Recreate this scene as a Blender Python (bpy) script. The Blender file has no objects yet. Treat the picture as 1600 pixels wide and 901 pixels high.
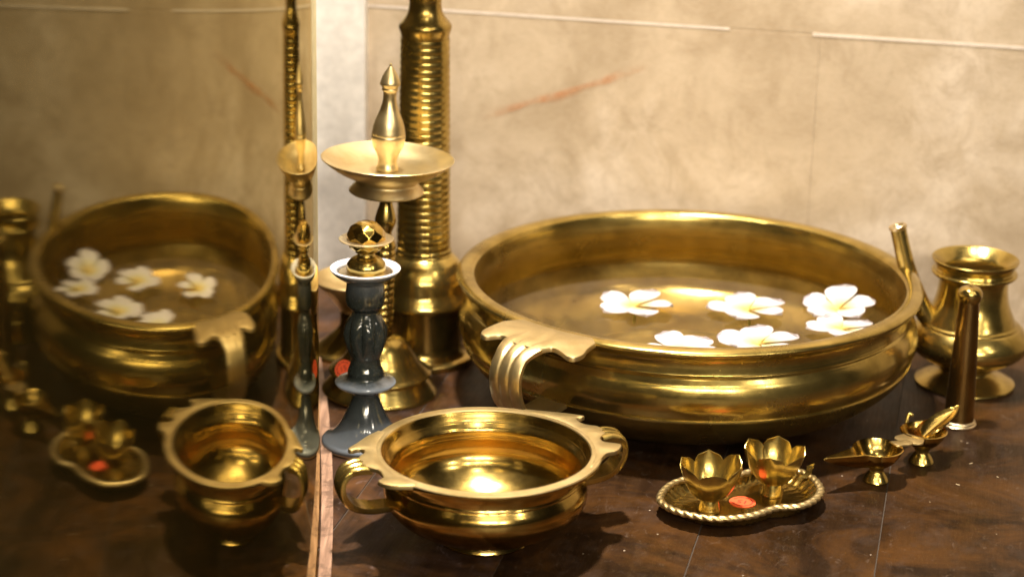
import bpy, bmesh, math, random
from mathutils import Vector, Matrix
random.seed(7)
PI = math.pi
R = math.radians
scene = bpy.context.scene
COL = scene.collection

# ------------------------------------------------------------------ camera
cam = bpy.data.cameras.new('camera')
camo = bpy.data.objects.new('camera', cam)
COL.objects.link(camo)
camo.matrix_world = Matrix.Translation((0, 0, .70)) @ Matrix.Rotation(R(90 - 18.3), 4, 'X') @ Matrix.Rotation(.022, 4, 'Z')
cam.lens = 74.25
cam.sensor_width = 36
cam.clip_start = .01
cam.clip_end = 100
cam.dof.use_dof = True
cam.dof.focus_distance = 1.70
cam.dof.aperture_fstop = 4.5
scene.camera = camo

# ------------------------------------------------------------------ world: a dim warm room
w = bpy.data.worlds.new('World')
scene.world = w
w.use_nodes = True
bg = w.node_tree.nodes['Background']
bg.inputs[0].default_value = (1.0, .78, .52, 1)
bg.inputs[1].default_value = .007

# ------------------------------------------------------------------ lamps (ceiling spots of the show room, plus added wall and front fills)
def aim(o, target):
    o.rotation_euler = (Vector(target) - o.location).to_track_quat('-Z', 'Y').to_euler()

def area(name, loc, target, size, power, col, spread=180, sizey=None):
    l = bpy.data.lights.new(name, 'AREA')
    l.energy = power
    l.color = col
    l.spread = R(spread)
    l.size = size
    if sizey:
        l.shape = 'RECTANGLE'
        l.size_y = sizey
    o = bpy.data.objects.new(name, l)
    COL.objects.link(o)
    o.location = loc
    aim(o, target)
    return o

def spot(name, loc, target, power, col, angle, blend=.5, radius=.03):
    l = bpy.data.lights.new(name, 'SPOT')
    l.energy = power
    l.color = col
    l.spot_size = R(angle)
    l.spot_blend = blend
    l.shadow_soft_size = radius
    o = bpy.data.objects.new(name, l)
    COL.objects.link(o)
    o.location = loc
    aim(o, target)
    return o

WARM = (1.0, .88, .70)
area('key_downlight', (-.02, 1.72, 2.1), (-.02, 1.6, 0), .10, 13, (1, .88, .74), 60)
# row of small unseen lamps added to brighten the wall alone, 0.29 m in front of the back wall, turned to the plaster
_n = Vector((math.sin(R(12.5)), math.cos(R(12.5)), 0))          # into the wall
_x = Vector((math.cos(R(12.5)), -math.sin(R(12.5)), 0))
for d_, p_ in ((-.62, .78), (-.30, .82), (.02, .54), (.34, .37), (.68, .25)):
    wl = area('wall_fill', (0, 0, 1), (0, 0, 0), .05, p_, (1, .89, .72), 60)
    _z = -(_n * .30 + Vector((0, 0, -.62))).normalized()
    wl.matrix_world = Matrix.Translation(Vector((.15, 1.79, 1.0)) + _x * d_) @ Matrix((_x, _z.cross(_x), _z)).transposed().to_4x4()
spot('front_fill', (.30, .55, 2.3), (.25, 1.9, .2), 16, (1, .88, .70), 50, .8, .08)  # unseen fill lamp added to lift the front of the brass
spot('left_spot', (.12, 1.30, 2.2), (-.12, 1.62, .08), 85, (1, .91, .80), 13, .7, .03)
for x, y, z, p in ((-.75, -.7, 2.2, 2), (-.1, -.9, 2.2, 3), (.45, -.8, 2.2, 3), (1.0, -.6, 2.2, 3), (1.5, .3, 2.2, 3),
                   (-.9, -2.6, 2.3, 8), (-.2, -2.9, 2.0, 12), (.35, -2.5, 1.8, 12), (.9, -3.0, 2.1, 14), (1.5, -2.4, 1.7, 12), (2.4, -1.0, 2.2, 7)):
    area('room_downlight', (x, y, z), (x * .4 + .1, 1.6, .1), .16, p, WARM, 120)

scene.view_settings.view_transform = 'Standard'
scene.view_settings.look = 'None'
scene.view_settings.exposure = 0
scene.view_settings.gamma = 1
cy = scene.cycles
cy.max_bounces = 10
cy.glossy_bounces = 8
cy.transparent_max_bounces = 12
cy.sample_clamp_indirect = 4
cy.blur_glossy = .6
cy.use_denoising = True

# ------------------------------------------------------------------ materials
class NT:
    def __init__(s, name):
        s.m = bpy.data.materials.new(name)
        s.m.use_nodes = True
        s.t = s.m.node_tree
        s.n = s.t.nodes
        s.p = s.n['Principled BSDF']
        s.out = s.n['Material Output']
        s.tc = s.n.new('ShaderNodeTexCoord')

    def link(s, a, b): s.t.links.new(a, b)

    def mapping(s, scale=(1, 1, 1), src='Object'):
        m = s.n.new('ShaderNodeMapping')
        m.inputs['Scale'].default_value = scale
        s.link(s.tc.outputs[src], m.inputs['Vector'])
        return m.outputs[0]

    def noise(s, vec, scale, detail=4, rough=.55, dist=0):
        n = s.n.new('ShaderNodeTexNoise')
        n.inputs['Scale'].default_value = scale
        n.inputs['Detail'].default_value = detail
        n.inputs['Roughness'].default_value = rough
        n.inputs['Distortion'].default_value = dist
        s.link(vec, n.inputs['Vector'])
        return n.outputs['Fac']

    def ramp(s, fac, stops, interp='LINEAR'):
        r = s.n.new('ShaderNodeValToRGB')
        e = r.color_ramp
        e.interpolation = interp
        while len(e.elements) < len(stops): e.elements.new(.5)
        for el, (p, c) in zip(e.elements, stops):
            el.position = p
            el.color = (*c, 1) if not isinstance(c, (int, float)) else (c, c, c, 1)
        s.link(fac, r.inputs[0])
        return r.outputs[0]

    def mix(s, fac, a, b, mode='MIX'):
        m = s.n.new('ShaderNodeMix')
        m.data_type = 'RGBA'
        m.blend_type = mode
        for sock, v in ((0, fac), (6, a), (7, b)):
            if isinstance(v, (int, float)): m.inputs[sock].default_value = v
            elif isinstance(v, tuple): m.inputs[sock].default_value = (*v, 1)
            else: s.link(v, m.inputs[sock])
        return m.outputs[2]

    def math(s, op, a, b=0.0):
        m = s.n.new('ShaderNodeMath')
        m.operation = op
        for i, v in enumerate((a, b)):
            if isinstance(v, (int, float)): m.inputs[i].default_value = v
            else: s.link(v, m.inputs[i])
        return m.outputs[0]

    def bump(s, h, strength, dist):
        b = s.n.new('ShaderNodeBump')
        b.inputs['Strength'].default_value = strength
        b.inputs['Distance'].default_value = dist
        s.link(h, b.inputs['Height'])
        s.link(b.outputs[0], s.p.inputs['Normal'])
        return b


def brass(name, light=(.66, .495, .155), dark=(.34, .235, .055), rough=(.16, .32), pits=True, wobble=.25, brush=1.0, metal=.96):
    k = NT(name)
    o = k.tc.outputs['Object']
    n1 = k.noise(o, 26, 5, .6, .4)
    n2 = k.noise(k.mapping((18, 18, 420)), 1, 3, .6)
    n3 = k.noise(o, 240, 3, .6)
    c = k.ramp(n1, [(.3, dark), (.62, light)])
    n4 = k.noise(o, 11, 5, .6, 1.0)
    c = k.mix(k.ramp(n4, [(.48, 0), (.72, .6)]), c, tuple(v * .62 for v in dark))
    c = k.mix(k.ramp(n3, [(.35, .08), (.6, 0)]), c, dark)
    if pits:
        v = k.n.new('ShaderNodeTexVoronoi')
        v.inputs['Scale'].default_value = 70
        k.link(o, v.inputs['Vector'])
        spots = k.math('MULTIPLY', k.math('LESS_THAN', v.outputs['Distance'], .10), k.math('GREATER_THAN', n1, .60))
        c = k.mix(k.math('MULTIPLY', spots, .8), c, (.13, .07, .02))
    k.link(c, k.p.inputs['Base Color'])
    k.p.inputs['Metallic'].default_value = metal
    rr = k.ramp(k.mix(.2, k.math('SUBTRACT', 1.0, n4), n3), [(.3, rough[1]), (.65, rough[0])])
    k.link(rr, k.p.inputs['Roughness'])
    h = k.math('ADD', k.math('MULTIPLY', n2, .5 * brush), k.math('ADD', k.math('MULTIPLY', n1, 2 * wobble), k.math('MULTIPLY', n3, .05)))
    k.bump(h, .25, .0005)
    return k.m

M = {}
M['brass'] = brass('polished_brass', wobble=.06)
M['brass_rim'] = brass('brushed_brass', (.70, .55, .28), (.46, .34, .14), (.34, .48), True, .1, .4)
M['brass_old'] = brass('old_brass', (.58, .42, .13), (.26, .17, .035), (.15, .32), True, .05)
M['brass_bright'] = brass('bright_brass', (.70, .49, .145), (.44, .285, .065), (.13, .25), False, .08, 1.0, 1.0)
M['brass_pale'] = brass('pale_brass', (.85, .72, .48), (.62, .48, .26), (.25, .4), False, .2)
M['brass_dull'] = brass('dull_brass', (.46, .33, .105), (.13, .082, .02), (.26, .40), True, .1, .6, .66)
M['brass_satin'] = brass('satin_brass', (.84, .70, .42), (.66, .50, .22), (.30, .42), False, .05, .4)
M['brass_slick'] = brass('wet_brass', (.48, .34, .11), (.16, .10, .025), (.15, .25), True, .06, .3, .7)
M['bronze'] = brass('brown_bronze', (.34, .21, .07), (.22, .12, .03), (.18, .3), False, .2)

# wood floor
for wkey, wname, wtint in (('wood', 'dark_varnished_wood', None), ('wood_paler', 'paler_reddish_wood', (1.45, 1.5, 1.9))):  # the second version is a paler tint for the leftmost planks
    k = NT(wname)
    oi = k.n.new('ShaderNodeObjectInfo')
    off = k.n.new('ShaderNodeVectorMath'); off.operation = 'ADD'
    cmb = k.n.new('ShaderNodeCombineXYZ')
    k.link(k.math('MULTIPLY', oi.outputs['Random'], 13.0), cmb.inputs[0])
    k.link(k.math('MULTIPLY', oi.outputs['Random'], 7.0), cmb.inputs[1])
    k.link(k.tc.outputs['Object'], off.inputs[0]); k.link(cmb.outputs[0], off.inputs[1])
    def mp(vec, sc):
        m = k.n.new('ShaderNodeMapping'); m.inputs['Scale'].default_value = sc
        k.link(vec, m.inputs['Vector']); return m.outputs[0]
    g1 = k.noise(mp(off.outputs[0], (60, 5, 5)), 1, 6, .65, .6)
    g2 = k.noise(mp(off.outputs[0], (14, 9, 9)), 1, 5, .6, .3)
    g3 = k.noise(mp(off.outputs[0], (420, 30, 30)), 1, 3, .6)
    c = k.ramp(g1, [(.25, (.006, .0028, .0012)), (.5, (.015, .0072, .0027)), (.75, (.029, .0145, .0055))])
    c = k.mix(k.ramp(g2, [(.4, 0), (.75, .5)]), c, (.055, .028, .015))
    g4 = k.noise(mp(off.outputs[0], (8, 11, 8)), 1, 6, .7, .8)
    c = k.mix(k.ramp(g4, [(.45, 0), (.68, .75)]), c, (.085, .036, .009))
    g5 = k.noise(mp(off.outputs[0], (26, 22, 20)), 1, 7, .75, .4)
    c = k.mix(k.ramp(g5, [(.5, 0), (.75, .5)]), c, (.060, .043, .036))
    # dusty scuffs and pale specks
    sc1 = k.noise(mp(off.outputs[0], (70, 38, 30)), 1, 7, .8, 2.2)
    c = k.mix(k.ramp(sc1, [(.58, 0), (.8, .45)]), c, (.26, .20, .16))
    vo = k.n.new('ShaderNodeTexVoronoi'); vo.inputs['Scale'].default_value = 55
    k.link(off.outputs[0], vo.inputs['Vector'])
    spk = k.math('MULTIPLY', k.math('LESS_THAN', vo.outputs['Distance'], .045), k.math('GREATER_THAN', g2, .5))
    c = k.mix(k.math('MULTIPLY', spk, .7), c, (.5, .42, .33))
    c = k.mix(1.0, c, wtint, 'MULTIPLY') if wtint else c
    k.link(c, k.p.inputs['Base Color'])
    k.link(k.ramp(k.mix(.5, g2, g3), [(.3, .30), (.7, .5)]), k.p.inputs['Roughness'])
    k.p.inputs['Specular IOR Level'].default_value = .07
    k.bump(k.math('ADD', k.math('MULTIPLY', g1, .6), k.math('MULTIPLY', g3, .4)), .35, .0008)
    M[wkey] = k.m

k = NT('worn_pale_wood')
g1 = k.noise(k.mapping((220, 12, 40)), 1, 6, .7, .5)
g2 = k.noise(k.tc.outputs['Object'], 60, 5, .7)
c = k.ramp(g1, [(.3, (.12, .065, .04)), (.55, (.30, .18, .12)), (.75, (.42, .29, .21))])
c = k.mix(k.ramp(g2, [(.52, 0), (.62, .8)]), c, (.10, .055, .035))
k.link(c, k.p.inputs['Base Color'])
k.p.inputs['Roughness'].default_value = .45
k.bump(g1, .4, .001)
M['worn_wood'] = k.m

k = NT('floor_underlay')
k.p.inputs['Base Color'].default_value = (.055, .043, .033, 1)
k.p.inputs['Roughness'].default_value = .8
M['underlay'] = k.m

# plaster slabs of the wall
k = NT('mottled_beige_plaster')
o = k.tc.outputs['Object']
a = k.noise(o, 5.5, 6, .6, .6)
b = k.noise(o, 19, 6, .7, .8)
d = k.noise(o, 110, 4, .65)
e = k.noise(k.mapping((120, 120, 700)), 1, 3, .6)
c = k.ramp(a, [(.32, (.36, .275, .18)), (.5, (.51, .41, .295)), (.68, (.67, .57, .46))])
c = k.mix(k.ramp(b, [(.46, 0), (.72, .65)]), c, (.30, .22, .135))
c = k.mix(k.ramp(d, [(.45, 0), (.75, .30)]), c, (.32, .24, .15))
c = k.mix(k.ramp(e, [(.4, 0), (.8, .18)]), c, (.7, .6, .48))
k.link(c, k.p.inputs['Base Color'])
k.p.inputs['Roughness'].default_value = .55
k.bump(k.math('ADD', b, k.math('MULTIPLY', d, .4)), .25, .0015)
M['plaster'] = k.m

def plain(name, col, rough=.5, metal=0, **kw):
    k = NT(name)
    n = k.noise(k.tc.outputs['Object'], 90, 4, .6)
    c = k.ramp(n, [(.3, tuple(v * .86 for v in col)), (.7, tuple(min(1, v * 1.08) for v in col))])
    k.link(c, k.p.inputs['Base Color'])
    k.p.inputs['Roughness'].default_value = rough
    k.p.inputs['Metallic'].default_value = metal
    for a_, v in kw.items(): k.p.inputs[a_.replace('_', ' ')].default_value = v
    return k.m

M['grout'] = plain('pale_grout', (.70, .61, .53), .7)
M['dark_grout'] = plain('grey_grout', (.46, .37, .27), .8)
M['white_paint'] = plain('off_white_paint', (.90, .87, .84), .5)
M['sticker'] = plain('orange_red_paper', (.85, .11, .03), .55)
M['sticker_ink'] = plain('dark_red_ink', (.30, .015, .008), .6)
M['stem_green'] = plain('pale_green_stem', (.36, .40, .16), .5)
M['hole'] = plain('dark_hollow', (.01, .007, .004), .8)

# bowed glossy panel
k = NT('dark_glossy_panel')
k.p.inputs['Base Color'].default_value = (.022, .016, .004, 1)
k.p.inputs['Roughness'].default_value = .5
k.p.inputs['Specular IOR Level'].default_value = 0
gl = k.n.new('ShaderNodeBsdfGlossy'); gl.inputs['Roughness'].default_value = .028; gl.inputs['Color'].default_value = (.94, .83, .52, 1)
fr = k.n.new('ShaderNodeFresnel'); fr.inputs[0].default_value = 1.64
n = k.noise(k.mapping((9, 9, 1.2)), 1, 2, .5)
bp0 = k.bump(n, .02, .002)
k.link(bp0.outputs[0], gl.inputs['Normal']); k.link(bp0.outputs[0], fr.inputs['Normal'])
mx = k.n.new('ShaderNodeMixShader')
k.link(fr.outputs[0], mx.inputs[0]); k.link(k.p.outputs[0], mx.inputs[1]); k.link(gl.outputs[0], mx.inputs[2])
k.link(mx.outputs[0], k.out.inputs['Surface'])
M['panel'] = k.m

# celadon blue-grey glaze
k = NT('blue_grey_glaze')
o = k.tc.outputs['Object']
n = k.noise(o, 60, 5, .6)
n2 = k.noise(o, 700, 2, .5)
c = k.ramp(n, [(.3, (.019, .024, .024)), (.7, (.034, .041, .036))])
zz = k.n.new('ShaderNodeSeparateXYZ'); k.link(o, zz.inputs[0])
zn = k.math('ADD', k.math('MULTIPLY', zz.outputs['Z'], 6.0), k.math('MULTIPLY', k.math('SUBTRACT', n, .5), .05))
lit_bands = k.ramp(zn, [(.0, .85), (.07, .8), (.16, .15), (.30, .0), (.318, .85), (.355, .85), (.375, 0), (.80, .0), (.90, .3)])  # light falling on foot and flange put into the glaze colour as pale bands
c = k.mix(lit_bands, c, (.24, .275, .325))
c = k.mix(k.ramp(n2, [(.55, 0), (.7, .08)]), c, (.28, .31, .34))
k.link(c, k.p.inputs['Base Color'])
k.p.inputs['Roughness'].default_value = .12
k.p.inputs['Coat Weight'].default_value = .3
k.p.inputs['Coat Roughness'].default_value = .04
k.bump(n2, .06, .0005)
M['glaze'] = k.m
M['glaze_white'] = plain('pale_glazed_lip', (.60, .61, .66), .15, 0, Coat_Weight=.5)
M['biscuit'] = plain('unglazed_clay_edge', (.42, .25, .14), .7)

# petals: white with a yellow throat (length along local Y from the flower centre)
k = NT('white_petal')
sep = k.n.new('ShaderNodeSeparateXYZ')
k.link(k.tc.outputs['Object'], sep.inputs[0])
dist = k.n.new('ShaderNodeVectorMath'); dist.operation = 'LENGTH'
k.link(k.tc.outputs['Object'], dist.inputs[0])
v = k.noise(k.mapping((500, 40, 40)), 1, 3, .5)
c = k.ramp(k.math('MULTIPLY', dist.outputs['Value'], 27.0), [(.14, (.56, .40, .06)), (.40, (.54, .51, .36)), (.56, (.54, .52, .52)), (.95, (.51, .47, .51))])
c = k.mix(k.ramp(v, [(.4, .12), (.7, 0)]), c, (.62, .58, .58))
k.link(c, k.p.inputs['Base Color'])
k.p.inputs['Roughness'].default_value = .5
k.p.inputs['Subsurface Weight'].default_value = .15
k.p.inputs['Subsurface Radius'].default_value = (.004, .004, .003)
k.bump(v, .15, .0005)
M['petal'] = k.m

# still water: clear with a fresnel mirror on top
k = NT('clear_still_water')
tr = k.n.new('ShaderNodeBsdfTransparent'); tr.inputs[0].default_value = (.93, .90, .80, 1)
gl = k.n.new('ShaderNodeBsdfGlossy'); gl.inputs['Roughness'].default_value = .015
fr = k.n.new('ShaderNodeFresnel'); fr.inputs[0].default_value = 1.33
mx = k.n.new('ShaderNodeMixShader')
n = k.noise(k.tc.outputs['Object'], 14, 2, .5)
bp = k.n.new('ShaderNodeBump'); bp.inputs['Strength'].default_value = .05; bp.inputs['Distance'].default_value = .004
k.link(n, bp.inputs['Height']); k.link(bp.outputs[0], gl.inputs['Normal']); k.link(bp.outputs[0], fr.inputs['Normal'])
k.link(fr.outputs[0], mx.inputs[0]); k.link(tr.outputs[0], mx.inputs[1]); k.link(gl.outputs[0], mx.inputs[2])
k.link(mx.outputs[0], k.out.inputs['Surface'])
M['water'] = k.m

# rust streak with ragged soft edges
k = NT('rust_stain')
sx = k.n.new('ShaderNodeSeparateXYZ')
k.link(k.tc.outputs['Generated'], sx.inputs[0])
n = k.noise(k.mapping((40, 40, 40)), 1, 5, .7)
acr = k.math('ABSOLUTE', k.math('SUBTRACT', sx.outputs['Y'], .5))
m_ = k.math('SUBTRACT', 1.0, k.math('MULTIPLY', acr, 2.0))
ends = k.math('MULTIPLY', k.math('MULTIPLY', sx.outputs['X'], k.math('SUBTRACT', 1.0, sx.outputs['X'])), 4.0)
al = k.math('MULTIPLY', k.math('MULTIPLY', m_, k.math('MINIMUM', ends, 1.0)), k.ramp(n, [(.36, .05), (.6, .65)]))
k.p.inputs['Base Color'].default_value = (.60, .25, .09, 1)
k.p.inputs['Roughness'].default_value = .7
k.link(al, k.p.inputs['Alpha'])
M['rust'] = k.m

# ------------------------------------------------------------------ mesh helpers
def obj(name, me, mat, parent=None, smooth=True, sharp=38):
    if mat is not None and not me.materials: me.materials.append(mat)
    if smooth:
        bm = bmesh.new(); bm.from_mesh(me)
        bmesh.ops.recalc_face_normals(bm, faces=bm.faces)
        for f in bm.faces: f.smooth = True
        for e_ in bm.edges:
            e_.smooth = not (len(e_.link_faces) == 2 and e_.calc_face_angle(0) > R(sharp))
        bm.to_mesh(me); bm.free()
    o = bpy.data.objects.new(name, me)
    COL.objects.link(o)
    o.parent = parent
    return o

def mesh(verts, faces, name='m'):
    me = bpy.data.meshes.new(name)
    me.from_pydata([tuple(v) for v in verts], [], faces)
    me.update()
    return me

def thing(name, label, cat, loc=(0, 0, 0), rz=0, group=None, rx=0, ry=0):
    o = bpy.data.objects.new(name, None)
    COL.objects.link(o)
    o.empty_display_size = .02
    o.location = loc
    o.rotation_euler = (rx, ry, rz)
    o['label'] = label; o['category'] = cat
    if group: o['group'] = group
    return o

def tag(o, label, cat, group=None):
    o['label'] = label; o['category'] = cat
    if group: o['group'] = group
    return o

def cr(pts, n=6):
    """Catmull-Rom through 2-D or 3-D points."""
    P = [Vector(p) for p in pts]
    out = []
    for i in range(len(P) - 1):
        p0 = P[i - 1] if i else P[0] * 2 - P[1]
        p1, p2 = P[i], P[i + 1]
        p3 = P[i + 2] if i + 2 < len(P) else P[-1] * 2 - P[-2]
        for j in range(n):
            t = j / n
            out.append(.5 * ((2 * p1) + (p2 - p0) * t + (2 * p0 - 5 * p1 + 4 * p2 - p3) * t * t + (3 * p1 - p0 - 3 * p2 + p3) * t ** 3))
    out.append(P[-1])
    return [tuple(p) for p in out]

def crc(pts, n=6):
    P = [Vector(p) for p in pts]; N = len(P); out = []
    for i in range(N):
        p0, p1, p2, p3 = P[i - 1], P[i], P[(i + 1) % N], P[(i + 2) % N]
        for j in range(n):
            t = j / n
            out.append(tuple(.5 * ((2 * p1) + (p2 - p0) * t + (2 * p0 - 5 * p1 + 4 * p2 - p3) * t * t + (3 * p1 - p0 - 3 * p2 + p3) * t ** 3)))
    return out

def lathe_mesh(prof, seg=96, closed=False, mod=None, wob=0):
    """profile of (r, z); mod(theta, z) scales the radius."""
    verts, faces, rings = [], [], []
    for (r, z) in prof:
        if r < 1e-5:
            rings.append([len(verts)]); verts.append((0, 0, z))
        else:
            ring = []
            for i in range(seg):
                th = 2 * PI * i / seg
                q = r * (mod(th, z) if mod else 1)
                if wob: q *= 1 + wob * math.sin(3 * th + 1.3) + wob * .6 * math.sin(5 * th + z * 30)
                ring.append(len(verts)); verts.append((q * math.cos(th), q * math.sin(th), z))
            rings.append(ring)
    pairs = list(zip(rings, rings[1:]))
    if closed: pairs.append((rings[-1], rings[0]))
    for a_, b_ in pairs:
        if len(a_) == 1 and len(b_) == 1: continue
        for i in range(seg):
            j = (i + 1) % seg
            if len(a_) == 1: faces.append((a_[0], b_[i], b_[j]))
            elif len(b_) == 1: faces.append((a_[i], b_[0], a_[j]))
            else: faces.append((a_[i], a_[j], b_[j], b_[i]))
    return mesh(verts, faces)

def lathe(name, prof, mat, parent=None, seg=96, closed=False, mod=None, sharp=38, wob=0):
    return obj(name, lathe_mesh(prof, seg, closed, mod, wob), mat, parent, True, sharp)

def box_mesh(x0, x1, y0, y1, z0, z1, bev=0):
    bm = bmesh.new()
    vs = [bm.verts.new(p) for p in ((x0, y0, z0), (x1, y0, z0), (x1, y1, z0), (x0, y1, z0), (x0, y0, z1), (x1, y0, z1), (x1, y1, z1), (x0, y1, z1))]
    for f in ((0, 3, 2, 1), (4, 5, 6, 7), (0, 1, 5, 4), (1, 2, 6, 5), (2, 3, 7, 6), (3, 0, 4, 7)): bm.faces.new([vs[i] for i in f])
    if bev: bmesh.ops.bevel(bm, geom=list(bm.edges), offset=bev, segments=2, profile=.6, affect='EDGES')
    me = bpy.data.meshes.new('box'); bm.to_mesh(me); bm.free()
    return me

def tube_mesh(path, radii, seg=20, caps=True, wall=0):
    """swept circle; wall>0 makes it hollow at the end."""
    P = [Vector(p) for p in path]
    verts, faces = [], []
    up = Vector((0, 0, 1))
    rings = []
    prev = None
    for i, p in enumerate(P):
        t = (P[min(i + 1, len(P) - 1)] - P[max(i - 1, 0)]).normalized()
        a_ = prev if prev is not None else (Vector((0, 1, 0)) if abs(t.y) < .9 else Vector((1, 0, 0)))
        a_ = (a_ - t * a_.dot(t)).normalized(); prev = a_
        b_ = t.cross(a_)
        r = radii[i] if isinstance(radii, (list, tuple)) else radii
        ring = []
        for s in range(seg):
            th = 2 * PI * s / seg
            ring.append(len(verts)); verts.append(p + (a_ * math.cos(th) + b_ * math.sin(th)) * r)
        rings.append(ring)
    for a_, b_ in zip(rings, rings[1:]):
        for i in range(seg):
            j = (i + 1) % seg
            faces.append((a_[i], a_[j], b_[j], b_[i]))
    if caps:
        faces.append(tuple(reversed(rings[0]))); faces.append(tuple(rings[-1]))
    return mesh(verts, faces)

def plate_mesh(outline, z, th, bev=.0008):
    bm = bmesh.new()
    top = [bm.verts.new((x, y, z)) for x, y in outline]
    f = bm.faces.new(top)
    if f.normal.z < 0: f.normal_flip()
    r = bmesh.ops.extrude_face_region(bm, geom=[f])
    vs = [v_ for v_ in r['geom'] if isinstance(v_, bmesh.types.BMVert)]
    bmesh.ops.translate(bm, vec=(0, 0, -th), verts=vs)
    bmesh.ops.recalc_face_normals(bm, faces=bm.faces)
    ed = [e_ for e_ in bm.edges if len(e_.link_faces) == 2 and e_.calc_face_angle(0) > R(60)
          and all(abs(v_.co.z - z) < 1e-6 for v_ in e_.verts)]
    if bev: bmesh.ops.bevel(bm, geom=ed, offset=bev, segments=2, profile=.5, affect='EDGES')
    bmesh.ops.triangulate(bm, faces=[f_ for f_ in bm.faces if len(f_.verts) > 4])
    me = bpy.data.meshes.new('plate'); bm.to_mesh(me); bm.free()
    return me

def strap_mesh(path, widths, th, grooves=2, n=41, gdepth=.45):
    """ribbon swept along path of (radial, tangential, z), wide across the tangential direction, grooved on its outside."""
    P = [Vector(p) for p in path]
    verts, faces, rows = [], [], []
    for i, p in enumerate(P):
        t = (P[min(i + 1, len(P) - 1)] - P[max(i - 1, 0)]).normalized()
        wdir = Vector((0, 1, 0)); wdir = (wdir - t * wdir.dot(t)).normalized()
        nrm = t.cross(wdir)
        w_ = widths[i] if isinstance(widths, (list, tuple)) else widths
        row = []
        for s in range(n):
            u = s / (n - 1) * 2 - 1
            g = 0
            for q in range(grooves):
                c_ = (q + 1) / (grooves + 1) * 2 - 1
                g += math.exp(-((u - c_) / .12) ** 2)
            o_ = th * .5 * (1 - gdepth * 2 * g * .5) - th * .35 * abs(u) ** 6
            row.append(len(verts)); verts.append(p + wdir * (u * w_ / 2) + nrm * o_)
        for s in range(n - 1, -1, -1):
            u = s / (n - 1) * 2 - 1
            row.append(len(verts)); verts.append(p + wdir * (u * w_ / 2) - nrm * th * .5)
        rows.append(row)
    m_ = 2 * n
    for a_, b_ in zip(rows, rows[1:]):
        for i in range(m_):
            j = (i + 1) % m_
            faces.append((a_[i], a_[j], b_[j], b_[i]))
    faces.append(tuple(reversed(rows[0]))); faces.append(tuple(rows[-1]))
    return mesh(verts, faces)

def solidify(me, th):
    bm = bmesh.new(); bm.from_mesh(me)
    bmesh.ops.recalc_face_normals(bm, faces=bm.faces)
    bmesh.ops.solidify(bm, geom=list(bm.faces), thickness=th)
    bm.to_mesh(me); bm.free()
    return me

# ------------------------------------------------------------------ the setting
YAW = R(12.5)
W0 = Vector((-.1875, 2.1516, 0))
WD = Vector((math.cos(YAW), -math.sin(YAW), 0))      # along the wall, to the right
WN = Vector((math.sin(YAW), math.cos(YAW), 0))       # away from the viewer

floor = obj('floor', box_mesh(-1.3, 2.0, -2.6, .1, -.05, -.0011), M['underlay'], None, False)
floor.location = W0; floor.rotation_euler = (0, 0, -YAW)
floor['kind'] = 'structure'; floor['label'] = 'dark varnished wooden plank surface under the brass vessels'
PW = .139
for i in range(-7, 10):
    s0 = .607 + PW * (i - 4)
    pl = obj('plank', box_mesh(-PW / 2 + .0004, PW / 2 - .0004, -1.25, 1.25, -.012, 0, .0004), M['wood_paler' if i <= 1 else 'wood'], floor, True, 30)
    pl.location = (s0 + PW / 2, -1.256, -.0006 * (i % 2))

wall = obj('back_wall', box_mesh(-1.3, 2.0, .012, .10, -.05, 1.2), M['dark_grout'], None, False)
wall.location = W0; wall.rotation_euler = (0, 0, -YAW)
wall['kind'] = 'structure'; wall['label'] = 'mottled beige plaster wall with pale joints behind the brass'
ZJ = .2922
def slab(x0, x1, z0, z1):
    o = obj('slab', box_mesh(x0, x1, 0, .03, z0, z1, 0), M['plaster'], wall, True, 30)
    return o
slab(-1.3, .49568, 0, ZJ - .0015)
slab(.49592, 2.0, 0, ZJ - .0015)
slab(-1.3, -.32, ZJ + .0015, 1.2)
slab(-.3196, .70, ZJ + .0015, 1.2)
slab(.7004, 2.0, ZJ + .0015, 1.2)
obj('grout_line', box_mesh(.4066, .4885, .0002, .02, ZJ - .0015, ZJ + .0015), M['plaster'], wall, False)
obj('grout_line', box_mesh(-.3, .4066, -.0004, .02, ZJ - .0011, ZJ + .0011), M['grout'], wall, False)
obj('grout_line', box_mesh(.4885, 1.3, -.0006, .02, ZJ - .0014, ZJ + .0014), M['grout'], wall, False)
obj('upright_board', box_mesh(-.24, .0345, -.012, .002, 0, 1.2, .002), M['white_paint'], wall, True, 30)
# rust streak between two wall points
sa, sb = Vector((.1544, 0, .183)), Vector((.3315, 0, .250))
ln = (sb - sa).length
vv = []; ff = []
for i in range(31):
    t = i / 30
    wv = math.sin(t * 9) * .0015 + math.sin(t * 23) * .0008
    for q in range(3):
        vv.append((t * ln, (q - 1) * (.0042 + .0012 * math.sin(t * 17)) + wv, 0))
for i in range(30):
    for q in range(2):
        a0 = i * 3 + q; ff.append((a0, a0 + 3, a0 + 4, a0 + 1))
st = obj('rust_streak', mesh(vv, ff), M['rust'], wall, False)
ang = math.atan2((sb - sa).z, (sb - sa).x)
st.matrix_local = Matrix.Translation((sa.x, -.0006, sa.z)) @ Matrix.Rotation(PI / 2, 4, 'X') @ Matrix.Rotation(ang, 4, 'Z')

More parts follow.
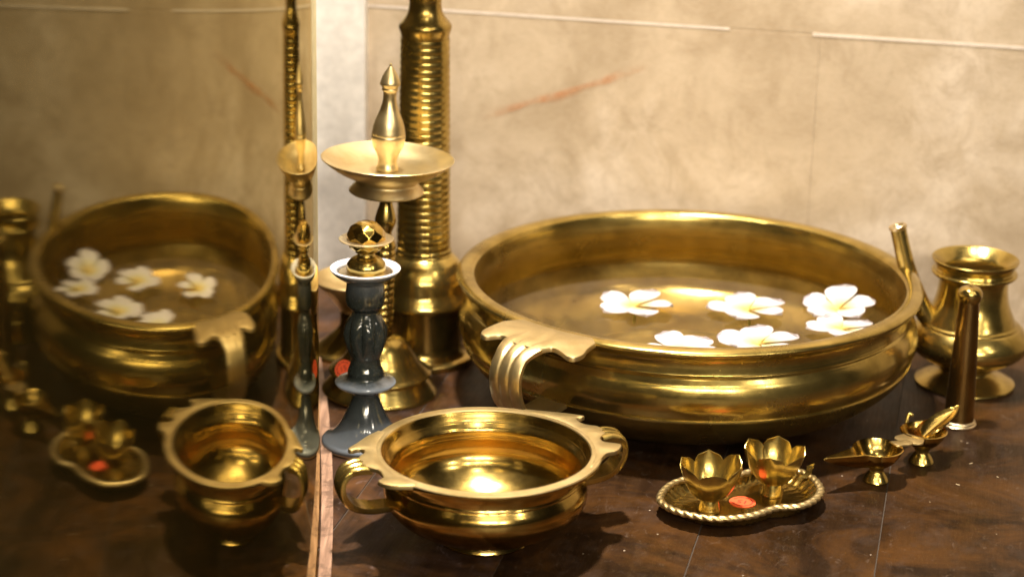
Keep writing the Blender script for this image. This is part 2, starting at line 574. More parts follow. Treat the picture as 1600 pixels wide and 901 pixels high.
# bowed glossy panel on the left
PO, PR = Vector((-5.061, 1.119, 0)), 4.93
def bow(a0, a1, r0, r1, z0, z1, n=90):
    v_, f_ = [], []
    for i in range(n + 1):
        a_ = a0 + (a1 - a0) * i / n
        for r, z in ((r0, z0), (r1, z0), (r1, z1), (r0, z1)):
            v_.append((PO.x + r * math.cos(a_), PO.y + r * math.sin(a_), z))
    for i in range(n):
        for q in range(4):
            f_.append((i * 4 + q, i * 4 + (q + 1) % 4, i * 4 + 4 + (q + 1) % 4, i * 4 + 4 + q))
    f_.append((3, 2, 1, 0)); f_.append((n * 4, n * 4 + 1, n * 4 + 2, n * 4 + 3))
    return mesh(v_, f_)
pan = obj('curved_panel', bow(R(-16.5), R(10.7), PR - .008, PR, .0005, .80, 160), M['panel'], None)
tag(pan, 'dark glossy bowed panel standing at the left and mirroring the vessels', 'panel')
stp = obj('wooden_strip', bow(R(-16.5), R(10.6), PR + .0012, PR + .0105, .0006, .0032, 120), M['worn_wood'], None)
tag(stp, 'narrow worn pale wooden strip along the foot of the glossy panel', 'strip')

# ------------------------------------------------------------------ big urli
BIG = (.1605, 1.8304, 0)
big = thing('brass_bowl', 'very wide shallow brass bowl filled with water and floating white flowers', 'bowl', BIG)
outer = ([(0, .004), (.10, .004), (.126, .001), (.135, .0008)] +
         cr([(.137, .002), (.155, .0085), (.178, .020), (.196, .035), (.2035, .0455)], 5) +
         [(.2045, .047), (.2052, .0485), (.2050, .0495), (.2040, .0503)] +
         cr([(.2045, .0515), (.2082, .060), (.2088, .069), (.2062, .079), (.2018, .0855)], 6) +
         [(.2010, .0862), (.2000, .0866), (.1994, .0874), (.1998, .0884)] +
         cr([(.1995, .0892), (.1985, .096), (.1996, .1015), (.2040, .1052), (.2098, .1070)], 5))
lip = cr([(.2100, .1072), (.2112, .1090), (.2110, .1110), (.2085, .1127), (.2040, .1136), (.1985, .1130), (.1955, .1112), (.1945, .1085)], 4)
inner = cr([(.1940, .1070), (.1925, .098), (.1932, .090), (.1965, .082), (.2010, .070), (.2005, .060), (.1960, .047)], 5) + \
        cr([(.1955, .045), (.188, .034), (.165, .020), (.135, .0125), (.1235, .0115)], 5) + \
        [(.1230, .0140), (.1215, .0152), (.1195, .0122), (.116, .0112), (.0880, .0108), (.0872, .0132), (.0850, .0150), (.0828, .0115), (.079, .0105), (.04, .0095), (0, .0095)]
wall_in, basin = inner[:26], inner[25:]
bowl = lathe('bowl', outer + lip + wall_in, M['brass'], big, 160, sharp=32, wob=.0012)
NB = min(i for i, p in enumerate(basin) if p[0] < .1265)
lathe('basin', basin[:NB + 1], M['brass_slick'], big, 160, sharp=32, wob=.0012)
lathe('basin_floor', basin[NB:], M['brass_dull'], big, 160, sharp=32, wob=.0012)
# handle at the front left
H_ANG = R(-127.26)
hp = [(.2165, -.0457), (.2339, -.0458), (.2473, -.0440), (.2552, -.0385), (.2561, -.0323), (.2478, -.0267), (.2459, -.0215), (.2490, -.0139),
      (.2530, -.0100), (.2540, .0000), (.2540, .0100), (.2530, .0180), (.2477, .0222), (.2424, .0261), (.2456, .0362), (.2516, .0477), (.2484, .0537), (.2382, .0540), (.2263, .0492), (.2100, .0460)]
hp = cr(hp, 4)
for q in range(1, 12):
    a_ = math.atan2(.0460, .2100) + (math.atan2(-.0457, .2165) - math.atan2(.0460, .2100)) * q / 12
    hp.append((.2045 * math.cos(a_), .2045 * math.sin(a_)))
def urli_handle(root, angle, outline, z, th, path, widths, sth, mat_top, mat):
    h = obj('handle', plate_mesh(outline, z, th, th * .38), mat_top, root, True, 40)
    h.rotation_euler = (0, 0, angle)
    s_ = obj('strap', strap_mesh(path, widths, sth), mat, h, True, 45)
    return h
bp_ = cr([(.2215, .001, .1114), (.236, .001, .1117), (.2500, .001, .1117), (.2640, .001, .1070), (.2725, .001, .0960), (.2730, .001, .0800), (.2660, .001, .0630), (.2500, .001, .0510), (.2330, .001, .0460), (.2020, .000, .0470)], 5)
bw_ = [(.044 - .013 * min(1, max(0, i - 7) / 9)) if i < 35 else .031 - .003 * (i - 35) / 12 for i in range(len(bp_))]
urli_handle(big, H_ANG, hp, .1140, .0042, bp_, bw_, .0054, M['brass_rim'], M['brass_rim'])

WZ = .0785
wv = mesh([(.1972 * math.cos(2 * PI * i / 96), .1972 * math.sin(2 * PI * i / 96), 0) for i in range(96)], [tuple(range(96))])
water = obj('water', wv, M['water'], None, False)
water.location = (BIG[0], BIG[1], WZ)
water['kind'] = 'structure'; water['label'] = 'still clear water filling the wide brass bowl'

# ------------------------------------------------------------------ floating flowers
def petal_mesh(L=.0345, W=.0270, cup=.0045, curl=0.0, twist=.0):
    nu, nv = 9, 13
    v_, f_ = [], []
    for j in range(nv):
        t = j / (nv - 1)
        wd = W * .5 * (math.sin(PI * min(1, t * .56 + .02) ** 1.0) ** 1.15 if t < .82 else 1)
        prof = (.10 + .90 * math.sin(min(1, t / .68) * PI / 2) ** 1.3) * math.sqrt(max(0, 1 - max(0, (t - .62) / .38) ** 2.4))
        wd = W * .5 * prof
        for i in range(nu):
            u = i / (nu - 1) * 2 - 1
            x = u * wd + .004 * t * t - .0
            y = .0012 + L * t - .0015 * (u * u) * t
            z = .0012 + cup * math.sin(t * PI * .62) + .0011 * (u + .3) * (1 - .5 * t) - curl * t * t + .0022 * u * u * t
            v_.append((x, y, z))
    for j in range(nv - 1):
        for i in range(nu - 1):
            a0 = j * nu + i
            f_.append((a0, a0 + 1, a0 + nu + 1, a0 + nu))
    return solidify(mesh(v_, f_), .0006)

FG = 'white flowers floating in the wide bowl'
def flower(label, x, y, rz, tilt=(0, 0), scale=1.0, cup=.0026, lifts=None, n=5, z=0.0):
    f = thing('white_flower', label, 'flower', (BIG[0] + x, BIG[1] + y, WZ + .0006 + z), rz, FG, tilt[0], tilt[1])
    for i in range(n):
        p = obj('petal', petal_mesh(.0345 * random.uniform(.95, 1.05), .0290 * random.uniform(.92, 1.05), cup * random.uniform(.7, 1.3), random.uniform(-.001, .003)), M['petal'], f, True, 60)
        lift = (lifts[i] if lifts else random.uniform(-.04, .06))
        p.rotation_euler = (lift, random.uniform(-.08, .08), 2 * PI * i / 5 + random.uniform(-.09, .09))
        p.scale = (scale,) * 3
    s_ = obj('stem', tube_mesh([(0, 0, .002), (.0005, -.001, -.006), (.001, -.003, -.014)], [.0016, .0013, .0012], 10), M['stem_green'], f)
    return f
flower('open white flower floating alone, farthest left on the water', -.0482, -.0010, R(-18), scale=1.02)
flower('open white flower floating second from left, on the bright patch of water', .0555, -.0050, R(20), scale=1.04)
flower('white flower with one petal standing up, far right in the wide bowl', .1386, .0030, R(-8), (.05, -.10), 1.0, .005, [.26, .05, .02, .02, .08])
flower('white flower half hidden by the rim, just in front of the far right upright flower', .1345, -.052, R(34), (0, .05), .95)
flower('flat many petalled white flower floating near the front rim, right of centre', .0561, -.0960, R(8), (.0, .0), 1.03, .003)
flower('white flower mostly hidden behind the front rim, only petal tops showing', -.0122, -.1250, R(40), (.05, 0), .95, .006)

# ------------------------------------------------------------------ small urli
SM = (-.0172, 1.5003, 0)
sm = thing('brass_bowl', 'small empty brass bowl with two looped handles in front of the wide bowl', 'bowl', SM)
so = ([(0, .006), (.026, .006), (.0335, .0012), (.0365, .0005), (.0375, .0020), (.0362, .0045)] +
      cr([(.0360, .0060), (.0480, .0105), (.0640, .0190), (.0740, .0280), (.0785, .0370), (.0782, .0450), (.0752, .0515)], 6) +
      [(.0745, .0525), (.0748, .0538), (.0742, .0548)] +
      cr([(.0740, .0555), (.0745, .0610), (.0770, .0660), (.0840, .0690)], 5))
sl = [(.0880, .0692), (.0893, .0700), (.0896, .0712), (.0894, .0724), (.0885, .0731), (.0868, .0733), (.0850, .0731), (.0846, .0735), (.0828, .0735), (.0810, .0731), (.0802, .0723)]
si = cr([(.0798, .0715), (.0770, .0660), (.0722, .0605), (.0715, .0555)], 5) + [(.0712, .0545), (.0722, .0535), (.0720, .0520)] + \
     cr([(.0726, .0510), (.0757, .0440), (.0757, .0370), (.0710, .0285), (.0610, .0195), (.0500, .0135)], 6) + cr([(.0490, .0133), (.0380, .0105), (.0200, .0086), (0, .0080)], 5)
NS = min(i for i, p in enumerate(si) if p[0] < .0495)
lathe('bowl', so + sl + si[:NS + 1], M['brass_bright'], sm, 128, sharp=32, wob=.0012)
lathe('bowl_floor', si[NS:], M['brass_satin'], sm, 128, sharp=32, wob=.0012)
lathe('rim', [(.0806, .0730), (.0812, .0738), (.0840, .0740), (.0852, .0736), (.0870, .0738), (.0888, .0735), (.0895, .0727), (.0885, .0727), (.085, .0727)], M['brass_rim'], sm, 128, True, wob=.0012)
def arc_close(o_, r):
    a0, a1 = math.atan2(o_[-1][1], o_[-1][0]), math.atan2(o_[0][1], o_[0][0])
    return o_ + [(r * math.cos(a0 + (a1 - a0) * q / 14), r * math.sin(a0 + (a1 - a0) * q / 14)) for q in range(0, 15)]
l_out = cr([(.0719, -.0560), (.0829, -.0470), (.0942, -.0345), (.1026, -.0261), (.1008, -.0217), (.0945, -.0228), (.0915, -.0190), (.0927, -.0142), (.0975, -.0085),
            (.0990, .0000), (.0985, .0085), (.0940, .0150), (.0895, .0200), (.0882, .0280), (.0893, .0350), (.0942, .0397), (.0911, .0473), (.0826, .0525), (.0703, .0547)], 4)
r_out = cr([(.0524, .0735), (.0703, .0640), (.0820, .0579), (.0941, .0495), (.0920, .0455), (.0874, .0455), (.0870, .0390), (.0899, .0318), (.0985, .0255),
            (.1000, .0200), (.1000, .0110), (.0940, .0035), (.0925, -.0020), (.0945, -.0070), (.1035, -.0125), (.1037, -.0175), (.0973, -.0260), (.0880, -.0290), (.0799, -.0390), (.0685, -.0530)], 4)
sp_ = [(.0935, .002, .0710), (.1030, .003, .0712), (.1110, .004, .0685), (.1155, .005, .0610), (.1150, .005, .0520), (.1095, .004, .0430), (.1010, .003, .0375), (.0900, .002, .0350), (.0760, .000, .0345)]
spl = cr([(a_, b_ + .000, c_) for a_, b_, c_ in sp_], 5)
spr = cr([(a_ + .001, b_ + .012, c_) for a_, b_, c_ in sp_], 5)
sw = [.0255 - .006 * min(1, i / 15) - .003 * max(0, (i - 25) / 15) for i in range(len(spl))]
urli_handle(sm, R(-163.3), arc_close(l_out, .0835), .0742, .0034, spl, sw, .0060, M['brass_rim'], M['brass'])
urli_handle(sm, R(16.2), arc_close(r_out, .0835), .0742, .0034, spr, sw, .0060, M['brass_rim'], M['brass'])

# ------------------------------------------------------------------ ceramic candlestick
CS = (-.1231, 1.6826, 0)
cs = thing('candlestick', 'blue grey glazed ceramic candlestick standing beside the glossy panel', 'candlestick', CS)
def flute(th, z):
    e_ = math.exp(-((z - .1005) / .0135) ** 2)
    return 1 - .15 * e_ * (1 - abs(math.sin(4 * th + .5)) ** .55) * 1.6
body = ([(0, .001), (.030, .001), (.0352, .0003)] + cr([(.0368, .0018), (.0376, .0042), (.0366, .0066), (.0330, .0085), (.0285, .0115), (.0225, .0190), (.0172, .0290), (.0130, .0390), (.0108, .0460)], 5) +
        cr([(.0110, .0475), (.0150, .0505), (.0230, .0540), (.0258, .0565), (.0256, .0582), (.0225, .0600), (.0165, .0622), (.0152, .0640), (.0150, .0680), (.0130, .0735), (.0122, .0785)], 4) +
        cr([(.0126, .0800), (.0160, .0880), (.0188, .0985), (.0186, .1050), (.0160, .1120), (.0122, .1175), (.0110, .1205)], 5) +
        cr([(.0114, .1225), (.0145, .1250), (.0163, .1290), (.0165, .1380), (.0158, .1455), (.0165, .1475), (.0220, .1510), (.0272, .1550), (.0286, .1572)], 5))
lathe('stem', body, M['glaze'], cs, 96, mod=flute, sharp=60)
lathe('drip_dish', cr([(.0284, .1568), (.0296, .1580), (.0294, .1592), (.0276, .1593), (.0245, .1572), (.0215, .1550), (.0150, .1540), (.008, .1538)], 5) + [(0, .1538)], M['glaze_white'], cs, 96, sharp=70)
lathe('foot_edge', [(.0320, .0006), (.0366, .0012), (.0372, .0022), (.0371, .0008), (.0355, .0001), (.0320, .0001)], M['biscuit'], cs, 96, True)

# faceted brass knob on the candlestick
def facet_mesh(rows, seg=9):
    """staggered rings of (r, z): flat triangular facets."""
    v_, f_, rg = [], [], []
    for q, (r, z) in enumerate(rows):
        if r < 1e-5:
            rg.append([len(v_)]); v_.append((0, 0, z)); continue
        ring = []
        for i in range(seg):
            th = 2 * PI * (i + .5 * (q % 2)) / seg + .35
            ring.append(len(v_)); v_.append((r * math.cos(th), r * math.sin(th), z))
        rg.append(ring)
    for q in range(len(rg) - 1):
        a_, b_ = rg[q], rg[q + 1]
        for i in range(seg):
            j = (i + 1) % seg
            if len(a_) == 1: f_.append((a_[0], b_[i], b_[j]))
            elif len(b_) == 1: f_.append((a_[i], a_[j], b_[0]))
            elif q % 2 == 0:
                f_ += [(a_[i], a_[j], b_[i]), (a_[j], b_[j], b_[i])]
            else:
                f_ += [(a_[i], a_[j], b_[j]), (a_[i], b_[j], b_[i])]
    me = mesh(v_, f_)
    bm = bmesh.new(); bm.from_mesh(me)
    bmesh.ops.recalc_face_normals(bm, faces=bm.faces)
    bmesh.ops.bevel(bm, geom=list(bm.edges), offset=.0006, segments=3, profile=.5, affect='EDGES')
    bm.to_mesh(me); bm.free()
    return me
kn = thing('brass_ornament', 'faceted brass double dome ornament resting in the candlestick dish', 'ornament', (CS[0] + .0008, CS[1], .1545), .3)
lathe('lower_dome', cr([(.0160, .0012), (.0168, .0040), (.0160, .0085), (.0125, .0128), (.0075, .0156)], 5), M['brass'], kn, 72, mod=lambda th, z: 1 - .035 * (1 - abs(math.cos(4.5 * th))) * max(0, 1 - z / .013))
lathe('lower_flange', [(0, .0002), (.0225, .0002), (.0231, .0008), (.0225, .0014), (.015, .0020), (0, .002)], M['brass_pale'], kn, 72)
lathe('waist', cr([(.0088, .0140), (.0072, .0165), (.0078, .0185), (.0112, .0205)], 5), M['brass'], kn, 48)
obj('cup', facet_mesh([(.0098, .0188), (.0142, .0222), (.0160, .0262), (.0164, .0284)], 8), M['brass'], kn, False)
lathe('upper_flange', [(.010, .0280), (.0205, .0283), (.0226, .0293), (.0230, .0300), (.0222, .0304), (.0190, .0299), (.010, .0298)], M['brass_pale'], kn, 72, True)
obj('upper_dome', facet_mesh([(.0166, .0296), (.0165, .0345), (.0138, .0398), (.0088, .0436), (.0042, .0450), (0, .0452)], 8), M['brass_bright'], kn, False)

# ------------------------------------------------------------------ tiered oil lamp
LP = (-.1195, 1.8099, 0)
lp = thing('oil_lamp', 'brass oil lamp with a wide dish, pointed finial and bell shaped foot', 'lamp', LP, 0, None, 0, R(1.8))
lathe('foot', [(0, .001), (.048, .001), (.0525, .0), (.0532, .0015)] + cr([(.0528, .0030), (.0470, .0100), (.0420, .0160), (.0405, .0185)], 4) +
      [(.0408, .0190), (.0462, .0192), (.0470, .0200)] + cr([(.0466, .0208), (.0420, .0240), (.0350, .0310), (.0295, .0400), (.0235, .0480), (.0165, .0525), (.0112, .0545)], 5) + [(.0105, .055), (0, .055)], M['brass'], lp, 96, sharp=40)
rib = []
for q in range(14):
    z0 = .0545 + q * .0063
    rib += [(.0088, z0), (.0102, z0 + .0014), (.0104, z0 + .0032), (.0098, z0 + .0048)]
lathe('stem', rib + cr([(.0090, .1430), (.0060, .1500), (.0066, .1540), (.0096, .1620), (.0086, .1690), (.0058, .1790), (.0052, .1860), (.0085, .1900)], 5), M['brass_old'], lp, 64, sharp=50)
lathe('dish', cr([(.006, .1880), (.0200, .1890), (.0310, .1888), (.0334, .1900)], 4) + cr([(.0335, .1908), (.0305, .1945), (.0272, .1985), (.0285, .2005)], 4) +
      cr([(.0295, .2020), (.0420, .2075), (.0520, .2140), (.0588, .2195)], 5) + [(.0592, .2203), (.0586, .2207)] + cr([(.0578, .2202), (.0480, .2160), (.0360, .2115), (.0200, .2095), (.0, .2090)], 5), M['brass_satin'], lp, 112, sharp=40)
lathe('finial', [(0, .2095), (.0096, .2095), (.0100, .2115), (.0092, .2130), (.0086, .2150)] + cr([(.0080, .2180), (.0098, .2240), (.0138, .2320), (.0151, .2395)], 5) +
      [(.0151, .2415), (.0147, .2420), (.0149, .2428)] + cr([(.0148, .2440), (.0128, .2530), (.0084, .2640), (.0060, .2730), (.0059, .2800)], 5) +
      [(.0068, .2815), (.0075, .2825), (.0068, .2838), (.0072, .2850), (.0090, .2868)] + cr([(.0092, .2880), (.0066, .2950), (.0030, .3010), (.0012, .3035)], 4) + [(.0014, .3045), (.0008, .3058), (0, .3060)], M['brass_satin'], lp, 64, sharp=40)

# price stickers
def sticker(parent, loc, normal, r, spin=0, curve=None):
    s_ = obj('price_sticker', lathe_mesh([(0, 0), (r * .5, 0), (r, 0), (r, -.0003)], 40), M['sticker'], parent, False)
    q_ = Vector(normal).to_track_quat('Z', 'Y') @ Matrix.Rotation(spin, 3, 'Z').to_quaternion()
    s_.rotation_mode = 'QUATERNION'; s_.rotation_quaternion = q_; s_.location = loc
    v_, f_ = [], []
    for i in range(33):
        a_ = R(200) * i / 32 + .5
        for rr in (.70, .79 + .03 * math.sin(i)): v_.append((r * rr * math.cos(a_), r * rr * math.sin(a_), .00012))
    for i in range(32): f_.append((i * 2, i * 2 + 1, i * 2 + 3, i * 2 + 2))
    n0 = len(v_)
    for i in range(17):
        a_ = R(95) * i / 16 + 4.3
        for rr in (.72, .80): v_.append((r * rr * math.cos(a_), r * rr * math.sin(a_), .00012))
    for i in range(16): f_.append((n0 + i * 2, n0 + i * 2 + 1, n0 + i * 2 + 3, n0 + i * 2 + 2))
    obj('printed_ring', mesh(v_, f_), M['sticker_ink'], s_, False)
    cu = bpy.data.curves.new('numeral', 'FONT'); cu.body = '15'; cu.size = r * .85; cu.align_x = 'CENTER'; cu.align_y = 'CENTER'
    to = bpy.data.objects.new('tmp', cu); COL.objects.link(to)
    me = bpy.data.meshes.new_from_object(to.evaluated_get(bpy.context.evaluated_depsgraph_get()))
    bpy.data.objects.remove(to)
    for v in me.vertices: v.co.z = .00012
    me.materials.clear()
    obj('printed_number', me, M['sticker_ink'], s_, False)
    return s_
a_ = R(-112)
rr_ = .0385
sticker(lp, (rr_ * math.cos(a_) - .017, rr_ * math.sin(a_) + .004, .0315), (-.45, -.85, .62), .0085, .6)

# ------------------------------------------------------------------ tall ribbed lamp
TL = (-.0845, 1.9027, 0)
tl = thing('ribbed_lamp', 'tall brass lamp with a ringed column, rising out of the top of the photo', 'lamp', TL)
lathe('base', [(0, .001), (.047, .001), (.0495, .0), (.0500, .0018), (.0498, .0052), (.0485, .0062), (.0440, .0068)] + cr([(.0425, .0075), (.0400, .0110), (.0386, .0150)], 4) +
      [(.0382, .0200), (.0382, .0540), (.0386, .0562), (.0450, .0575)], M['brass_old'], tl, 96, sharp=40)
lathe('bell', [(.0440, .0573), (.0466, .0575), (.0474, .0590), (.0470, .0615)] + cr([(.0460, .0640), (.0425, .0715), (.0418, .0780), (.0405, .0860), (.0350, .0960), (.0300, .1015), (.0272, .1040)], 5) +
      [(.0275, .1050), (.0268, .1062)], M['brass'], tl, 96, sharp=40)
col = [(.0262, .1060), (.0266, .1085), (.0258, .1100)]
nr = 30
for q in range(nr):
    t = q / (nr - 1)
    z0 = .1105 + t * .193
    r0 = .0256 - .0028 * t
    dz = .193 / (nr - 1)
    col += [(r0 - .00025, z0), (r0 + .00008, z0 + dz * .25), (r0 + .00025, z0 + dz * .5), (r0 + .00008, z0 + dz * .75), (r0 - .00020, z0 + dz * .95)]
lathe('column', col, M['brass'], tl, 80, sharp=70)
lathe('neck', [(.0224, .3095), (.0226, .3130), (.0238, .3165), (.0246, .3195), (.0246, .3212)] + cr([(.0236, .3235), (.0190, .3290), (.0160, .3345), (.0150, .3420), (.0160, .3500), (.0180, .3620)], 5) + [(.021, .372), (.030, .380), (.030, .384), (.018, .390), (.012, .41), (0, .43)], M['brass_old'], tl, 80, sharp=40)

# ------------------------------------------------------------------ pedestal dish behind the candlestick
pd = thing('pedestal_dish', 'brass footed dish half hidden behind the ceramic candlestick', 'dish', (-.150, 1.9150, 0))
lathe('foot', [(0, .001), (.040, .001), (.0428, .0), (.0432, .0020)] + cr([(.0425, .0035), (.0330, .0090), (.0240, .0170), (.0160, .0250), (.0142, .0330)], 5) + [(.0140, .0420), (0, .042)], M['brass_old'], pd, 80, sharp=40)
lathe('dish', [(0, .0415), (.0145, .0415)] + cr([(.0150, .0440), (.0240, .0560), (.0340, .0665), (.0400, .0735)], 5) + [(.0404, .0742), (.0398, .0746)] + cr([(.0385, .0738), (.0300, .0680), (.0150, .0630), (0, .0620)], 5), M['brass_rim'], pd, 96, sharp=40)

# ------------------------------------------------------------------ spouted water pot
PT = (.4280, 1.8653, 0)
pt_ = thing('spouted_pot', 'round brass water pot with a long spout and flared mouth at the right', 'pot', PT)
po = ([(0, .003), (.040, .002), (.0455, .0), (.0466, .0012)] + cr([(.0462, .0025), (.0390, .0060), (.0290, .0100), (.0245, .0140), (.0245, .0180)], 4) + [(.0270, .0192), (.0280, .0205)] +
      cr([(.0300, .0215), (.0430, .0270), (.0535, .0355), (.0560, .0430), (.0535, .0510), (.0480, .0575), (.0455, .0590)], 5) + [(.0445, .0592), (.0440, .0600), (.0446, .0608), (.0435, .0615)] +
      cr([(.0425, .0620), (.0395, .0680), (.0345, .0800), (.0322, .0920), (.0318, .1020), (.0330, .1050)], 5) + cr([(.0340, .1055), (.0375, .1065), (.0393, .1085), (.0388, .1105), (.0360, .1115)], 4) +
      [(.0352, .1130), (.0356, .1145)] + cr([(.0360, .1150), (.0384, .1185), (.0398, .1212)], 4) + [(.0400, .1222), (.0394, .1228)] + cr([(.0385, .1224), (.0335, .1180), (.0288, .1130), (.0278, .1090)], 5) +
      [(.0285, .100), (.0300, .090), (.035, .075), (.046, .055), (.052, .043), (.045, .03), (.02, .022), (0, .021)])
lathe('body', po, M['brass'], pt_, 112, sharp=40)
sp = cr([(-.0290, -.004, .0560), (-.0420, -.004, .0680), (-.0530, -.003, .0880), (-.0630, -.002, .1120), (-.0700, -.001, .1350), (-.0745, 0, .1520)], 5)
rad = [.0098 - .0024 * min(1, i / 20) for i in range(len(sp))]
spo = obj('spout', tube_mesh(sp, rad, 28, False), M['brass'], pt_)
d_ = (Vector(sp[-1]) - Vector(sp[-2])).normalized()
lip_ = lathe('spout_lip', [(.0075, -.0035), (.0082, -.0020), (.0084, 0), (.0076, .0008), (.0052, .0004), (.0046, -.0010), (.0044, -.012)], M['brass_pale'], spo, 32, sharp=50)
lip_.rotation_mode = 'QUATERNION'; lip_.rotation_quaternion = d_.to_track_quat('Z', 'Y'); lip_.location = sp[-1]
hol = lathe('spout_hole', [(0, -.006), (.0046, -.006)], M['hole'], spo, 24)
hol.rotation_mode = 'QUATERNION'; hol.rotation_quaternion = d_.to_track_quat('Z', 'Y'); hol.location = sp[-1]

# ------------------------------------------------------------------ tapered tube
CN = (.4014, 1.7574, 0)
cn = thing('tapered_tube', 'slim upright brown brass tube with a domed cap, in front of the spouted pot', 'tube', CN)
lathe('shaft', [(0, .003), (.0135, .003)] + cr([(.0134, .0050), (.0120, .0450), (.0100, .0900), (.0088, .1160)], 6) + [(.0088, .1165), (0, .1165)], M['bronze'], cn, 64, sharp=40)
lathe('cap', [(.0084, .1155), (.0092, .1165)] + cr([(.0098, .1180), (.0106, .1215), (.0104, .1250), (.0085, .1282), (.0050, .1298), (.0026, .1302)], 5) + [(.0022, .1300), (.0020, .1270), (0, .1270)], M['brass_old'], cn, 48, sharp=45)
lathe('base_ring', [(.0120, .0002), (.0152, .0002), (.0158, .0010), (.0158, .0022), (.0150, .0028), (.0146, .0030), (.0146, .0036), (.0149, .0042), (.0144, .0052), (.0128, .0056), (.0120, .0050)], M['brass_pale'], cn, 72, True, sharp=50)

# ------------------------------------------------------------------ tray with rope edge
TC = Vector((.1888, 1.5685))
pts = [(.1226, 1.5454), (.1350, 1.5270), (.1593, 1.5160), (.1780, 1.5175), (.1953, 1.5245), (.2138, 1.5385), (.2330, 1.5430), (.2470, 1.5575), (.2538, 1.5777), (.2490, 1.6030),
       (.2340, 1.6180), (.2120, 1.6190), (.1940, 1.6060), (.1780, 1.5980), (.1560, 1.5960), (.1370, 1.5850), (.1255, 1.5660)]
tout = [(x - TC.x, y - TC.y) for x, y in crc(pts, 10)]
tr_ = thing('brass_tray', 'small two lobed brass tray with a rope twist edge holding two flower shaped cups', 'tray', (TC.x, TC.y, 0))
NN = len(tout)
v_, f_ = [], []
levels = [(0, .0050), (.5, .0048), (.78, .0046), (.84, .0052), (.90, .0085), (.955, .0118), (.985, .0128)]
under = [(.985, .0112), (.94, .0098), (.88, .0050), (.82, .0014), (.5, .0006)]
for (s_, z_) in levels[1:] + under:
    for i, (x, y) in enumerate(tout):
        fl = 0
        if .83 < s_ < .97: fl = .0007 * math.sin(2 * PI * i / NN * 44)
        v_.append((x * s_, y * s_, z_ + fl))
nl = len(levels[1:] + under)
c0 = len(v_); v_.append((0, 0, .0050)); c1 = len(v_); v_.append((0, 0, .0006))
for l_ in range(nl - 1):
    for i in range(NN):
        j = (i + 1) % NN
        f_.append((l_ * NN + i, l_ * NN + j, (l_ + 1) * NN + j, (l_ + 1) * NN + i))
for i in range(NN):
    j = (i + 1) % NN
    f_.append((c0, i, j)); f_.append((c1, (nl - 1) * NN + j, (nl - 1) * NN + i))
obj('plate', mesh(v_, f_), M['brass_old'], tr_, True, 50)
# rope rim
RN, RS = 680, 14
P2 = [Vector((x, y)) for x, y in tout]
cum = [0]
for i in range(NN): cum.append(cum[-1] + (P2[(i + 1) % NN] - P2[i]).length)
v_, f_ = [], []
def atlen(s_):
    s_ = s_ % cum[-1]
    lo = 0
    import bisect
    i = min(bisect.bisect_right(cum, s_) - 1, NN - 1)
    t = (s_ - cum[i]) / (cum[i + 1] - cum[i])
    return P2[i].lerp(P2[(i + 1) % NN], t)
TW = 50
for i in range(RN):
    s_ = cum[-1] * i / RN
    p = atlen(s_); tg = (atlen(s_ + .0015) - atlen(s_ - .0015)).normalized(); nn = Vector((tg.y, -tg.x))
    for q in range(RS):
        th = 2 * PI * q / RS
        ph = 2 * th + 2 * PI * TW * i / RN
        rr = .0034 * (.66 + .34 * abs(math.sin(ph * .5)) ** .6)
        v_.append((p.x + nn.x * rr * math.cos(th) * 1.05, p.y + nn.y * rr * math.cos(th) * 1.05, .0127 + rr * math.sin(th) * .8))
for i in range(RN):
    i2 = (i + 1) % RN
    for q in range(RS):
        q2 = (q + 1) % RS
        f_.append((i * RS + q, i * RS + q2, i2 * RS + q2, i2 * RS + q))
obj('rope_edge', mesh(v_, f_), M['brass_rim'], tr_, True, 70)
# leaf tip at the far right end
tip = obj('leaf_tip', solidify(mesh([(.0530, .0340, .0120), (.0570, .0310, .0120), (.0570, .0370, .0160), (.0610, .0345, .0160), (.0640, .0395, .0215), (.0580, .0395, .0195), (.0620, .0350, .0200)],
                                    [(0, 1, 3, 2), (2, 3, 6, 5), (5, 6, 4)]), .0012), M['brass'], tr_, True, 60)
sticker(tr_, (.1898 - TC.x, 1.5660 - TC.y, .0054), (0, 0, 1), .0108, R(-20))

# ------------------------------------------------------------------ lotus cups
def cup_petal(r0=.0118, r1=.0242, z0=.0125, z1=.0415, half=R(36.5)):
    nu, nv = 11, 12
    v_, f_ = [], []
    for j in range(nv):
        t = j / (nv - 1)
        wj = 1 if t < .62 else math.sqrt(max(0.0, 1 - ((t - .62) / .38) ** 2.0))
        for i in range(nu):
            u = i / (nu - 1) * 2 - 1
            th = half * u * wj * (.94 - .05 * t)
            r = r0 + (r1 - r0) * (math.sin(t * PI / 2) ** .85 * .82 + .18 * t) + .0016 * (1 - (u * wj) ** 2) * t
            if t > .8: r += .0006 * ((t - .8) / .2) ** 2
            z = z0 + (z1 - z0) * (t ** 1.15)
            v_.append((r * math.cos(th), r * math.sin(th), z))
    for j in range(nv - 1):
        for i in range(nu - 1):
            a0 = j * nu + i; f_.append((a0, a0 + 1, a0 + nu + 1, a0 + nu))
    return solidify(mesh(v_, f_), .0008)
CG = 'lotus shaped brass cups on the tray'
